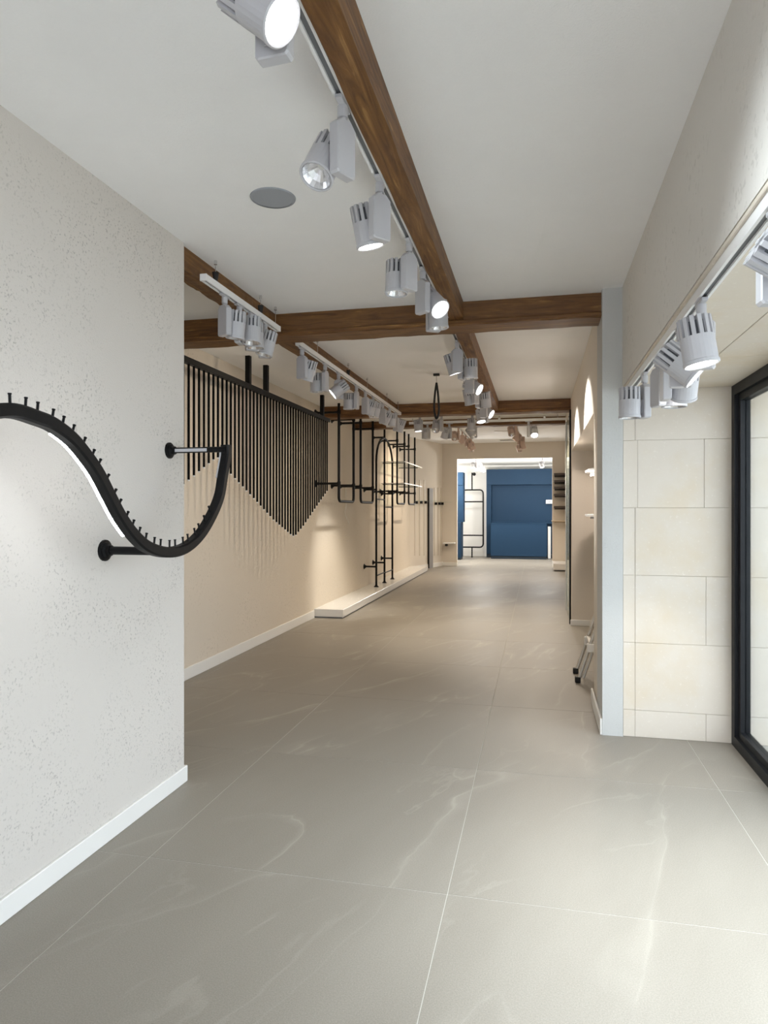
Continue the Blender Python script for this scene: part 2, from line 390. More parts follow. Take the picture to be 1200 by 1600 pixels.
beam(XL1, XR-.001, 4.50, 4.71, 2.615, HC+.002, 'x', 'nearest brown cross beam spanning from left wall to the grey pillar')
beam(XL1, XR-.001, 8.70, 8.90, 2.62, HC+.002, 'x', 'middle brown cross beam at the end of the centre beam')
beam(XL1, XR-.001, 10.36, 10.55, 2.665, HC+.002, 'x', 'farthest and thinnest brown cross beam behind the white track')

# ------------------------------------------------------------------ track rails and spotlights
def rail(x0, y0, x1, y1, zb, label, wires=(), cones=True, hang=None, side=None):
    """white three-slot track, underside at zb"""
    r = thing('track_rail', ((x0+x1)/2, (y0+y1)/2, zb), label, 'track')
    d = Vector((x1-x0, y1-y0, 0)); L = d.length; d.normalize(); n = Vector((-d.y, d.x, 0)); w = .018; hh = .034
    def strip(a0, a1, z0, z1):
        mb = MB(); A = Vector((x0, y0, 0)); B = Vector((x1, y1, 0))
        pts = [A+n*a0, B+n*a0, B+n*a1, A+n*a1]
        return mb.add([(p.x, p.y, z0) for p in pts]+[(p.x, p.y, z1) for p in pts], [(0,3,2,1),(4,5,6,7),(0,1,5,4),(1,2,6,5),(2,3,7,6),(3,0,4,7)])
    mb = strip(-w, -.009, zb, zb+hh); m2 = strip(.009, w, zb, zb+hh); mb.add(m2.v, m2.f); m3 = strip(-.009, .009, zb+.016, zb+hh); mb.add(m3.v, m3.f)
    mb.build('channel', M['rail'], r)
    strip(-.0088, .0088, zb+.008, zb+.0158).build('slot', M['slot'], r)
    for (a, b) in ((x0, y0), (x1, y1)):
        MB().box(a-.019 if abs(d.x) < .5 else a-.006, a+.019 if abs(d.x) < .5 else a+.006, b-.006 if abs(d.x) < .5 else b-.019, b+.006 if abs(d.x) < .5 else b+.019, zb-.001, zb+hh+.001).build('end_cap', M['rail'], r)
    for t, kind in wires:
        p = Vector((x0, y0, 0)).lerp(Vector((x1, y1, 0)), t)
        top = hang if hang else HC
        MB().tube([(p.x, p.y, zb+hh), (p.x, p.y, top)], .0022, 6).build('suspension_wire', M['chrome'], r)
        MB().lathe([(.0, 0), (.009, 0), (.009, .022), (0, .022)], 10, Matrix.Translation((p.x, p.y, top-.022))).build('ceiling_fixing', M['chrome'], r)
        if kind == 'c':
            MB().lathe([(0, 0), (.010, 0), (.019, .055), (0, .055)], 14, Matrix.Translation((p.x, p.y, zb+hh))).build('cone', M['blackm'], r)
        elif kind == 'w':
            MB().lathe([(0, 0), (.010, 0), (.019, .055), (0, .055)], 14, Matrix.Translation((p.x, p.y, top-.08))).build('cone', M['rail'], r)
    return r

# shared meshes of the fixture (local frame: track underside at z=0, box hangs down, lamp body on +x)
BR, BL = .056, .075
def fixture_meshes(mat, sfx):
    ad = MB().cbox(-.0105, .0105, -.05, .05, -.013, -.0005, .002).lathe([(0, -.05), (.0165, -.05), (.0165, -.013), (0, -.013)], 16)
    ad.lathe([(0, -.059), (.011, -.059), (.011, -.05), (0, -.05)], 12)
    bx = MB(); e = []
    for (yy, zz) in ((-.042, -.225), (-.036, -.232), (.036, -.232), (.042, -.225), (.042, -.078), (.020, -.058), (-.020, -.058), (-.042, -.078)): e.append((yy, zz))
    vs = [(-.018, y, z) for y, z in e]+[(-.014, y*.9, -.145+(z+.145)*.95) for y, z in e]; n_ = len(e)
    vs = [(-.018, y*.93, -.145+(z+.145)*.965) for y, z in e]+[(-.014, y, z) for y, z in e]+[(.014, y, z) for y, z in e]+[(.018, y*.93, -.145+(z+.145)*.965) for y, z in e]
    bx.add(vs, [tuple(range(n_-1, -1, -1)), tuple(range(3*n_, 4*n_))]+[(q*n_+i, q*n_+(i+1) % n_, (q+1)*n_+(i+1) % n_, (q+1)*n_+i) for q in range(3) for i in range(n_)])
    sh = MB().lathe([(.0, -.0), (BR-.008, -.0), (BR-.008, -.072), (BR-.004, -BL), (BR, -BL+.003), (BR, -BL+.012), (BR-.0025, -BL+.014), (BR-.0025, .018), (.0, .018)], 28)
    for k in range(12):
        w = 2*PI*k/12; c = Vector((math.cos(w), math.sin(w), 0))*(BR-.0005); t = Vector((-math.sin(w), math.cos(w), 0))
    fin = MB().box(.014, BR-.003, -.0062, .0062, .018, .082)
    allf = MB()
    for k in range(14):
        R = Matrix.Rotation(2*PI*k/14, 4, 'Z'); allf.add([R @ v for v in fin.v], fin.f)
    core = MB().lathe([(0, .018), (.045, .018), (.043, .066), (0, .066)], 16)
    refl = MB().lathe([(.010, -.028), (.022, -.038), (.036, -.052), (BR-.009, -.070)], 18)
    lens = MB().lathe([(0, -.066), (BR-.009, -.066), (BR-.009, -.062), (0, -.062)], 24)
    chip = MB().lathe([(0, -.029), (.011, -.029), (.011, -.02), (0, -.02)], 12)
    arm = MB().box(.016, .030, -.011, .011, -.012, .012).box(.019, .023, -.016, .016, -.05, .02)
    return dict(ad=ad.mesh('track_adapter'+sfx, mat), bx=bx.mesh('driver_box'+sfx, mat), sh=sh.mesh('lamp_body'+sfx, mat), fin=fin.mesh('fin'+sfx, mat),
                fins=allf.mesh('heat_sink'+sfx, mat), core=core.mesh('heat_sink_core'+sfx, M['core']), refl=refl.mesh('reflector'+sfx, M['mirror']),
                lens=lens.mesh('lens'+sfx, M['lit']), warm=lens.mesh('lens_warm'+sfx, M['litwarm']), chip=chip.mesh('led_chip'+sfx, M['white']), arm=arm.mesh('pivot_arm'+sfx, mat))
FX = fixture_meshes(M['metal'], ''); FXT = fixture_meshes(M['tint'], '_rosy')
def spot(p, psi, tilt, label, group, lit=0, near=False, fx=None, power=0, angle=42, color=(1, .95, .88), drop=.158, blend=.55, track=0):
    fx = fx or FX
    r = thing('track_spotlight', p, label, 'spotlight', group); r.rotation_euler = (0, 0, math.radians(psi))
    def ch(name, me, par, loc=(0,0,0), rot=(0,0,0)):
        o = bpy.data.objects.new(name, me); COL.objects.link(o); o.parent = par; o.location = loc; o.rotation_euler = rot; return o
    ch('track_adapter', fx['ad'], r, (0, 0, 0), (0, 0, math.radians(track-psi))); ch('driver_box', fx['bx'], r); ch('pivot_arm', fx['arm'], r, (0, 0, -drop))
    # tilt turns the beam from straight down towards the fixture's +y
    b = ch('lamp_body', fx['sh'], r, (.022+BR, 0, -drop), (math.radians(tilt), 0, 0))
    if near:
        for k in range(14): ch('fin', fx['fin'], b, (0, 0, 0), (0, 0, 2*PI*k/14))
    else: ch('heat_sink', fx['fins'], b)
    ch('heat_sink_core', fx['core'], b)
    if lit: ch('lens', fx['lens'] if lit == 1 else fx['warm'], b)
    else: ch('reflector', fx['refl'], b); ch('led_chip', fx['chip'], b)
    if power:
        Rz = Matrix.Rotation(math.radians(psi), 4, 'Z'); Rx = Matrix.Rotation(math.radians(tilt), 4, 'X')
        aim = (Rz @ Rx @ Vector((0, 0, -1))); pos = Vector(p) + Rz @ Vector((.022+BR, 0, -drop)) + aim*.080
        lamp('spot_beam', 'SPOT', pos, aim, power, color, angle, blend, .035)
    return r

# --- centre track, near part
TX, TZ = -.589, 2.660
rail(TX, -1.2, TX, 4.46, TZ, 'white lighting track along the left side of the nearest centre beam')
def on(v, X, Z): z = (Z-H)*F/(CY-v); return Vector((X, (z + X*math.sin(TH))/math.cos(TH), Z))
G1 = 'spotlights on the near centre track'
spot(on(-62, TX, TZ), 266, 50, 'bright lit white spotlight at the top edge of the picture, facing the camera', G1, 1, True, power=80, angle=100, blend=1, color=(.90, 1, 1.05))
spot(on(160, TX, TZ), 155, 30, 'unlit white spotlight with its silver reflector showing, second on the centre track', G1, 0, True)
spot(on(281, TX, TZ), 142, -14, 'lit white spotlight pointing down with a thin bright rim, third on the centre track', G1, 1, True, power=80, angle=100, blend=1, color=(.90, 1, 1.05))
spot(on(377, TX, TZ), 150, 2, 'unlit white spotlight pointing down, fourth on the centre track', G1, 0, True)
spot(on(421, TX, TZ), 52, -46, 'lit white spotlight tilted right just before the first cross beam', G1, 1, True, power=30, angle=50)
spot(on(456, TX, TZ), 300, 3, 'white spotlight hanging lowest right in front of the first cross beam', G1, 0)
# --- centre track, far part
rail(TX, 4.74, TX, 8.66, TZ, 'white lighting track along the centre beam beyond the first cross beam')
G2 = 'spotlights on the far centre track'
spot(on(533, TX, TZ), 118, -18, 'white spotlight first on the far centre track with its driver box in front', G2, 1, power=9, angle=165, blend=1, color=(1, .81, .6))  # glowing lens and wide beam added to fill the hall with light
spot(on(548, TX, TZ), 345, 3, 'white finned spotlight beside the beam, second on the far centre track', G2)
spot(on(574, TX, TZ), 72, -60, 'lit white spotlight tilted right in the middle of the far centre track', G2, 1, power=90, angle=62, blend=.2, color=(1, .96, .90))
spot(on(594, TX, TZ), 150, -18, 'white spotlight hanging lower left under the tilted lit one on the far centre track', G2)
spot(on(602, TX, TZ), 345, 16, 'white spotlight with upright fins right of the beam end cluster', G2, 1, power=9, angle=165, blend=1, color=(1, .81, .6))  # lit as extra fill for the hall, an added source
spot(on(620, TX, TZ), 72, -60, 'lit white spotlight tilted right in the cluster at the far end of the centre track', G2, 1, power=90, angle=62, blend=.2, color=(1, .96, .90))
spot(on(630, TX, TZ), 210, 16, 'white spotlight turned down left in the cluster at the far end of the centre track', G2, 1, power=75, angle=75, color=(1, .92, .78))
# --- short suspended track by the near left wall
LX, LZ = -1.73, 2.615
rail(LX, 3.32, LX, 4.38, LZ, 'short white suspended track near the left wall with two black cones', [(.13, 'c'), (.72, 'c'), (.96, '')])
G3 = 'spotlights on the short left track'
def onx(u, X, Z): z = F*X/(math.cos(TH)*(u-840)); return Vector((X, (z + X*math.sin(TH))/math.cos(TH), Z))
spot(onx(351, LX, LZ), 62, 8, 'leftmost white spotlight on the short suspended track with its flat driver box to the left', G3, 0, True)
spot(onx(374, LX, LZ), 5, -6, 'second white spotlight on the short suspended track, half behind the first', G3)
spot(onx(394, LX, LZ), 305, 2, 'third white spotlight on the short suspended track with a dark finned back', G3, 0, True)
spot(onx(414, LX, LZ), 300, -14, 'fourth and rightmost white spotlight on the short suspended track, tilted to the wall', G3)
# --- long left track
rail(LX, 4.78, LX, 8.60, LZ, 'long white suspended track under the left wooden beam', [(.12, ''), (.36, 'c'), (.55, ''), (.8, ''), (.97, '')])
G4 = 'spotlights on the long left track'
spot(onx(472, LX, LZ), 72, 20, 'first white spotlight on the long left track, box in front and lamp tilted left', G4, 1, True, power=14, angle=165, blend=1, color=(1, .835, .64))
spot(onx(508, LX, LZ), 175, -3, 'second white spotlight on the long left track with lamp hanging left of its box', G4, 0, True)
spot(onx(529, LX, LZ), 290, -52, 'third spotlight on the long left track, strongly tilted towards the left wall', G4, 1, power=14, angle=165, blend=1, color=(1, .835, .64))
spot(onx(557, LX, LZ), 180, -3, 'fourth white spotlight on the long left track hanging straight above the pipe rack', G4)
spot(onx(571, LX, LZ), 62, 24, 'fifth white spotlight on the long left track with slanting driver box', G4, 1, power=18, angle=165, blend=1, color=(1, .835, .64))
spot(onx(583, LX, LZ), 300, -14, 'sixth white spotlight on the long left track, tilted left with its fins showing', G4)
spot(onx(598, LX, LZ), 75, 30, 'seventh white spotlight on the long left track, its driver box seen flat', G4, 1, power=22, angle=165, blend=1, color=(1, .835, .64))
spot(onx(609, LX, LZ), 300, -6, 'eighth white spotlight on the long left track before the middle cross beam', G4)
spot(onx(619, LX, LZ), 60, 28, 'last white spotlight at the far end of the long left track, lighting the platform', G4, 1, power=120, angle=52, blend=1, color=(1, .97, .91))
# --- right track on the recess soffit
RX, RZ = .536, 2.100
rail(RX, -.6, RX, 4.36, RZ, 'white lighting track along the edge of the stone soffit on the right')
G5 = 'spotlights on the right track'
spot(on(318, RX, RZ), 275, 58, 'white spotlight cut by the right edge of the picture with broad fins', G5, 1, True, power=110, angle=90, blend=1, color=(.90, 1, 1.05))
spot(on(470, RX, RZ), 250, 9, 'lit white spotlight pointing down, largest on the right track', G5, 1, True, power=210, angle=105, blend=1, color=(.90, 1, 1.05))
spot(on(511, RX, RZ), 258, 48, 'lit white spotlight tilted right behind the largest one on the right track', G5, 1, True, power=14, angle=80, blend=1, color=(.90, 1, 1.05))
spot(on(541, RX, RZ), 0, 32, 'white spotlight to the right of its box near the stone wall, lighting the stone', G5, 1, power=30, angle=42)
spot(on(556, RX, RZ), 20, 0, 'white spotlight whose blank driver box faces the camera, second from far end of right track', G5)
spot(on(583, RX, RZ), 195, 0, 'white spotlight at the far end of the right track against the grey pillar', G5, 0, True)

# --- cross tracks beyond the second beam
a = at(637, 647, Y=9.2); b_ = at(740, 647, Y=9.2)
rail(a.x, 9.2, .30, 9.2, a.z-.02, 'white cross track on the ceiling behind the middle cross beam', [(.1, ''), (.55, '')])
G6 = 'spotlights on the cross tracks'
zc = a.z-.02
for u, psi, ti, lit, lab, pw in (
        (656, 260, 6, 1, 'lit spotlight hanging left on the first cross track above the lit wall', 110),
        (690, 175, 30, 0, 'spotlight with a shiny reflector beside its driver box under the black cable loop', 0),
        (738, 265, 0, 0, 'spotlight on the first cross track under the centre beam end', 0)):
    p = at(u, 650, Y=9.2); spot((p.x, 9.2, zc), psi, ti, lab, G6, lit, track=90, power=pw, angle=110, color=(1, .84, .62))
a = at(640, 663, Y=10.12); zc2 = a.z
rail(a.x, 10.12, at(887, 663, Y=10.12).x, 10.12, zc2, 'long thin white suspended track in front of the farthest cross beam', [(.02, ''), (.58, 'w'), (.86, 'w'), (.94, '')])
for u, psi, ti, lit, lab, pw in (
        (668, 255, 0, 0, 'grey spotlight below the first one, hanging left on the second cross track', 0),
        (702, 230, -25, 0, 'spotlight tilted right left of the rosy row on the second cross track', 0),
        (741, 240, 40, 0, 'spotlight tilted down left on the second cross track below the centre cluster', 0),
        (826, 10, -38, 1, 'single lit dark-backed spotlight hanging right on the second cross track', 80)):
    p = at(u, 664, Y=10.12); spot((p.x, 10.12, zc2), psi, ti, lab, G6, lit, track=90, power=pw, angle=100, color=(1, .86, .68))
# --- rosy rows
G7 = 'rosy spotlights on the far ceiling'
for (u0, v0, u1, v1, n, nm) in ((712, 668, 741, 690, 5, 'left'), (800, 660, 817, 690, 5, 'right')):
    Z = 2.90; A = at(u0, v0, Z=Z); B = at(u1, v1, Z=Z); B.x = A.x*.5+B.x*.5; A.x = B.x
    if A.y < 10.8: A.y = 10.8
    B.y = min(B.y, 16.5)
    rail(A.x, A.y-.1, A.x, B.y+.1, Z, 'far ceiling track carrying the %s rosy row of spotlights' % nm, [(.1, ''), (.9, '')], hang=FARC)
    for k in range(n):
        o = ('nearest', 'second', 'middle', 'fourth', 'farthest')[k]
        spot((A.x, A.y+(B.y-A.y)*k/(n-1), Z), (200, 90, 0, 340, 250)[k], (30, 42, 30, 40, 25)[k], '%s rosy spotlight of the %s far ceiling row before the doorway' % (o, nm), G7, 2 if k in (1, 2) else 0, fx=FXT, power=(0, 110 if nm == 'left' else 25, 60, 0, 0)[k], angle=120, blend=.8, color=(1, .82, .62))

# ------------------------------------------------------------------ wave-shaped rail on the near left wall
WXP = -1.48
pix = [(-230,945),(-185,890),(-140,815),(-95,735),(-70,690),(-45,661),(-20,646),(0,641.7),(25,643),(53,652),(80,663),(110,685),(133,712),(152,740),(170,775),(187,807),(207,835),(230,855),(260,863),(287,857),(310,838),(328,810),(342,777),(348,743),(353,713),(353,695)]
cp = [at(u, v, X=WXP) for u, v in pix]
def catmull(P, n=6):
    out = []
    for i in range(len(P)-1):
        p0, p1, p2, p3 = P[max(i-1, 0)], P[i], P[i+1], P[min(i+2, len(P)-1)]
        for k in range(n):
            t = k/n
            out.append(.5*((2*p1)+(p2-p0)*t+(2*p0-5*p1+4*p2-p3)*t*t+(3*p1-p0-3*p2+p3)*t**3))
    out.append(P[-1]); return out
curve = catmull(cp)
wr = thing('wave_rail', (XL0, 2.5, 1.24), 'black wavy clothes rail with small pegs on the near left wall', 'rail')
def ribbon(path, hx, hn, offx=0, offn=0, ch=.3):
    mb = MB(); vs = []; fs = []; n = len(path)
    prof = [(-1,-1+ch),(-1,1-ch),(-1+ch,1),(1-ch,1),(1,1-ch),(1,-1+ch),(1-ch,-1),(-1+ch,-1)]; k8 = 8
    for i, p in enumerate(path):
        t = (path[min(i+1,n-1)]-path[max(i-1,0)]).normalized(); nn = Vector((0, -t.z, t.y))
        if nn.z < 0 and False: nn = -nn
        for a, b in prof: vs.append(p+Vector((1,0,0))*(offx+a*hx)+nn*(offn+b*hn))
    for i in range(n-1):
        for k in range(k8): fs.append((i*k8+k, i*k8+(k+1)%k8, (i+1)*k8+(k+1)%k8, (i+1)*k8+k))
    mb.add(vs, fs, False); mb.add(vs[:8], [tuple(range(8))]); mb.add(vs[-8:], [tuple(range(7,-1,-1))]); return mb
ribbon(curve, .021, .0215).build('rail_tube', M['black'], wr)
arc = [0]
for i in range(1, len(curve)): arc.append(arc[-1]+(curve[i]-curve[i-1]).length)
i0 = min(range(len(curve)), key=lambda i: (curve[i]-at(88, 668, X=WXP)).length); i1 = min(range(len(curve)), key=lambda i: (curve[i]-at(203, 830, X=WXP)).length)
led = ribbon(curve[i0:i1+1], .0065, .003, -.021, -.019).build('led_strip', M['led'], wr); led['label'] = 'glowing white light strip on the underside'
ribbon(curve[-14:-3], .004, .004, -.022, .016).build('light_strip_end', M['metal'], wr)
peg_me = MB().lathe([(0, 0), (.0042, 0), (.0042, .030), (.0055, .031), (.0055, .035), (0, .035)], 8).mesh('peg', M['black'])
def along(s):
    for i in range(1, len(arc)):
        if arc[i] >= s:
            t = (s-arc[i-1])/(arc[i]-arc[i-1]); return curve[i-1].lerp(curve[i], t), (curve[i]-curve[i-1]).normalized()
    return curve[-1], Vector((0,0,1))
pegpix = [(45,150),(113,160),(177,178),(238,207),(291,240),(343,280),(387,328),(430,382),(466,437),(500,498),(529,564),(556,624),(585,680),(614,724),(648,764),(684,793),(720,812),(755,824),(791,826),(825,820),(856,805),(886,788),(914,764),(940,735),(963,695),(985,652)]
step = None
for (cu, cv) in [(-20, 165), (-85, 215)]+pegpix:
    q_ = at(cu/3, 580+cv/3+4, X=WXP)
    i = min(range(len(curve)), key=lambda i: (curve[i]-q_).length); t = (curve[min(i+1, len(curve)-1)]-curve[max(0, i-1)]).normalized()
    nn = Vector((0, -t.z, t.y)); dirn = (nn*1.0+Vector((0, 0, .35))).normalized()
    o = inst('peg', peg_me, curve[i]+nn*.016, wr); o.rotation_euler = dirn.to_track_quat('Z', 'X').to_euler()
def flange(p, axis, r=.045, name='wall_flange', parent=None, mat=None):
    Rm = Matrix.Translation(p) @ Vector(axis).to_track_quat('Z', 'X').to_matrix().to_4x4()
    return MB().lathe([(0, 0), (r, 0), (r, .008), (r*.8, .010), (r*.78, .016), (r*.55, .020), (r*.5, .034), (0, .034)], 20, Rm).build(name, mat or M['black'], parent)
f1 = at(163, 860, X=XL0); f2 = at(264, 704, X=XL0)
flange(f1, (1, 0, 0), .045, parent=wr); flange(f2, (1, 0, 0), .040, parent=wr)
MB().tube([f1, (WXP-.01, f1.y, f1.z)], .0175, 14).build('bracket_arm', M['black'], wr)
MB().tube([f2, (WXP+.005, f2.y, f2.z)], .014, 14).build('bracket_arm', M['black'], wr)
MB().box(f2.x+.04, f2.x+.21, f2.y-.0155, f2.y-.0135, f2.z-.009, f2.z+.006).build('light_strip', M['metal'], wr)

# ------------------------------------------------------------------ hanging comb of rods
CXP = -2.52
y0 = onx(286.3, CXP, 0).y; y1 = onx(511, CXP, 0).y; nr = 45
hz = at(388, 604, X=CXP).z
comb = thing('hanging_rod_screen', (CXP, (y0+y1)/2, 1.2), 'black hanging screen of many vertical rods under a header bar by the left wall', 'rod screen')
MB().cbox(CXP-.024, CXP+.024, y0-.35, y1+.06, hz-.022, hz+.022, .003).build('header_bar', M['black'], comb)
for u in (388, 415.6, 503.4):
    y = onx(u, CXP, 0).y; MB().cbox(CXP-.022, CXP+.022, y-.022, y+.022, hz+.01, HC+.001, .002).build('hanger_post', M['black'], comb)
kn = [(-4, at(255, 775, X=CXP).z), (0, at(286, 756.5, X=CXP).z), (6.5, at(332, 714, X=CXP).z), (7.2, at(338, 714, X=CXP).z), (10, at(357.7, 740, X=CXP).z),
      (15, at(385, 772, X=CXP).z), (22, at(422, 812, X=CXP).z), (28.6, at(449, 837.5, X=CXP).z), (29.6, at(456, 838, X=CXP).z), (33, at(466.5, 822, X=CXP).z), (38, at(489.5, 795, X=CXP).z), (44, at(510.5, 767, X=CXP).z)]
def interp(x):
    for (a, za), (b, zb) in zip(kn, kn[1:]):
        if a <= x <= b: return za+(zb-za)*(x-a)/(b-a)
    return kn[-1][1]
rod_me = {}
tip_me = MB().lathe([(0, 0), (.0078, 0), (.0078, .009), (0, .009)], 10).mesh('rod_tip', M['rail'])
for k in range(-4, nr):
    y = y0+(y1-y0)*k/(nr-1); zb = interp(k)
    rd = MB().tube([(CXP, y, hz-.015), (CXP, y, zb)], .0093, 10).build('rod', M['rodblack'], comb)
    inst('rod_tip', tip_me, (CXP, y, zb-.009), rd)

# ------------------------------------------------------------------ white platform along the left wall
py0 = 8.40; py1 = 15.3
pf = thing('display_platform', (-2.63, (py0+py1)/2, 0), 'long low white platform along the foot of the left wall', 'platform')
MB().cbox(XL1+.001, -2.43, py0, py1, .018, .115, .003).build('platform_body', M['lacquer'], pf)
MB().box(XL1+.001, -2.445, py0+.015, py1-.01, 0, .0185).build('plinth', M['slot'], pf)

# ------------------------------------------------------------------ black pipe racks on the left wall
PXP = -2.5
def pipe_u(ua, ub, ztop, label):
    ya, yb = onx(ua, PXP, 0).y, onx(ub, PXP, 0).y; zb = 1.505; r = .06
    t = thing('pipe_hanging_rack', (PXP, (ya+yb)/2, zb), label, 'pipe rack', 'black pipe loops on the left wall')
    pts = [(PXP, ya, ztop), (PXP, ya, zb+r)] + [(PXP, ya+r-r*math.cos(w), zb+r-r*math.sin(w)) for w in (PI/8, PI/4, 3*PI/8, PI/2)] + \
          [(PXP, yb-r+r*math.sin(w), zb+r-r*math.cos(w)) for w in (0, PI/8, PI/4, 3*PI/8, PI/2)] + [(PXP, yb, ztop)]
    MB().tube(pts, .0175, 10).build('pipe_loop', M['black'], t)
    for y in (ya, yb):
        for z in (2.655, 1.735):
            MB().tube([(XL1, y, z), (PXP, y, z)], .0145, 8).build('wall_arm', M['black'], t)
            flange((XL1, y, z), (1, 0, 0), .045, parent=t)
            MB().lathe([(0, -.025), (.024, -.025), (.024, .025), (0, .025)], 10, Matrix.Translation((PXP, y, z))).build('pipe_joint', M['black'], t)
    return t
pipe_u(529.5, 552.5, HC, 'nearest black pipe loop on the left wall, right of the rod screen')
pipe_u(563.5, 582.5, HC, 'second black pipe loop on the left wall, left of the arched pipe frame')
pipe_u(620.5, 632, 2.90, 'third black pipe loop on the left wall, just right of the arched pipe frame')
pipe_u(638.5, 648, 2.90, 'farthest black pipe loop on the left wall, beside the lit wall')
# arched frame standing on the platform
AXP = -2.61
ya, ym, yb = 11.0, 11.62, 12.28
ar = thing('arched_pipe_frame', (AXP, ym, .115), 'tall black arched pipe frame with three legs standing on the white platform', 'pipe frame')
zs = 2.20; zt = 2.64
pts = [(AXP, ya, .115), (AXP, ya, zs)]+[(AXP, (ya+yb)/2-(yb-ya)/2*math.cos(w), zs+(zt-zs)*math.sin(w)) for w in [PI*k/14 for k in range(1, 14)]]+[(AXP, yb, zs), (AXP, yb, .115)]
MB().tube(pts, .0175, 10).build('arch_pipe', M['black'], ar)
MB().tube([(AXP, ym, .115), (AXP, ym, 2.86)], .0175, 10).build('centre_pipe', M['black'], ar)
for y in (ya, ym, yb):
    flange((AXP, y, .1155), (0, 0, 1), .042, 'floor_flange', ar)
for y, z in ((ya, .45), (ym, .47), (yb, .50), (ym, 2.66), (ya, 1.73), (ym, 1.71), (yb, 1.69)):
    MB().tube([(XL1, y, z), (AXP, y, z)], .0145, 8).build('wall_arm', M['black'], ar)
    flange((XL1, y, z), (1, 0, 0), .045, parent=ar)
for y0_, y1_, z in ((ya, ym, 1.57), (ym, yb, 1.44), (ya, ym, .30), (ym, yb, .29)):
    MB().tube([(AXP, y0_, z), (AXP, y1_, z)], .011, 8).build('rung', M['black'], ar)
# glass shelves on the far loops
for z, nm in ((2.265, 'upper'), (1.87, 'lower')):
    t = thing('glass_wall_shelf', (-2.6, 13.2, z), '%s clear glass shelf on the far black pipe loops of the left wall' % nm, 'shelf', 'glass shelves on the pipe loops')
    MB().cbox(-2.80, -2.364, 12.2, 14.1, z, z+.014, .002).build('glass_panel', M['shelf_glass'], t); MB().box(-2.364, -2.36, 12.2, 14.1, z, z+.014).box(-2.80, -2.36, 12.196, 12.2, z, z+.014).build('polished_edge', M['white'], t)
    for y in (12.40, 13.9):
        MB().box(XL1, -2.42, y-.010, y+.010, z-.012, z).build('shelf_arm', M['black'], t)
# white cord
c = [at(u, v, X=-2.78) for u, v in ((541, 757), (540, 775), (541, 790), (539, 802), (543, 812), (546, 819))]
cd = MB().tube(catmull(c, 4), .004, 6).build('cord', M['cord'], None, c[-1]); tag(cd, 'thin white cord dangling on the left wall below the first pipe loop', 'cord')

# ------------------------------------------------------------------ far-left angled wall: shelf standards, grey column
def on_ang(u, off=0):   # point of the angled wall seen in column u
    d = RR*((u-CX)/F)+FF; p1 = Vector((*P1, 0)); a_, b2 = dirv, d
    den = a_.x*(-b2.y)+b2.x*a_.y; s_ = (-p1.x*(-b2.y) + b2.x*(-p1.y))/den
    return p1 + dirv*s_ + nrm*off
def zat(p, v):
    z = -p.x*math.sin(TH)+p.y*math.cos(TH); return H+(CY-v)/F*z
ang = math.atan2(dirv.y, dirv.x)
def standards(us, vtop, vbot, label, shelf_v, shelf_u):
    p = on_ang(us[1]); t = thing('shelf_standards', (p.x, p.y, zat(p, vbot)), label, 'shelf rails', 'shelf rails on the far left wall')
    for u in us:
        q1 = on_ang(u, .0)
        mb = MB(); e = dirv*.03; n1 = nrm*.012; za, zb = zat(q1, vbot), zat(q1, vtop)
        ps = [q1-e, q1-e+n1, q1+e+n1, q1+e]; mb.prism([(k.x, k.y) for k in ps][::-1] if False else [(k.x, k.y) for k in ps], za, zb); mb.build('upright', M['cream'], t)
        zz = zat(q1, shelf_v)
        mb = MB(); e = dirv*.03; e = dirv*.018; ps = [q1-e+nrm*.012, q1-e+nrm*.07, q1+e+nrm*.07, q1+e+nrm*.012]; mb.prism([(k.x, k.y) for k in ps], zz-.06, zz).build('bracket', M['black'], t)
    qa, qb = on_ang(shelf_u[0], .03), on_ang(shelf_u[1], .03); zz = zat(qa, shelf_v)
    ps = [qa, qa+nrm*.26, qb+nrm*.26, qb]; MB().prism([(k.x, k.y) for k in ps], zz, zz+.016).build('glass_shelf', M['shelf_glass'], t)
    return t
standards((648.5, 656, 663), 750, 868, 'three pale uprights with a glass shelf left of the grey column', 783, (646, 666))
standards((679, 684.5, 689), 762, 868, 'three pale uprights with a glass shelf right of the grey column', 785, (677, 690.5))
p = on_ang(671); mb = MB(); e = dirv*.095
ps = [p-e, p-e+nrm*.05, p+e+nrm*.05, p+e]
gc = thing('grey_column', (p.x, p.y, 0), 'narrow grey column with a black edge standing at the far left wall', 'column')
mb.prism([(k.x, k.y) for k in ps], 0, zat(p, 763)).build('column_body', M['greycol'], gc)
e2 = dirv*.004; ps = [p-e-e2*2, p-e-e2*2+nrm*.04, p-e+nrm*.04, p-e]
MB().prism([(k.x, k.y) for k in ps], 0, zat(p, 763)).build('edge_strip', M['black'], gc)
# low shelf on the end wall left of the doorway
pa = at(694, 849, Y=YEND); pb = at(712, 849, Y=YEND)
ls = thing('wall_shelf', ((pa.x+pb.x)/2, YEND, pa.z), 'low pale shelf on the end wall left of the doorway', 'shelf')
MB().cbox(pa.x+.005, pb.x, YEND-.26, YEND-.014, pa.z, pa.z+.03, .002).build('board', M['white'], ls)
MB().box(pa.x+.05, pa.x+.09, YEND-.2, YEND, pa.z-.06, pa.z).build('bracket', M['black'], ls)

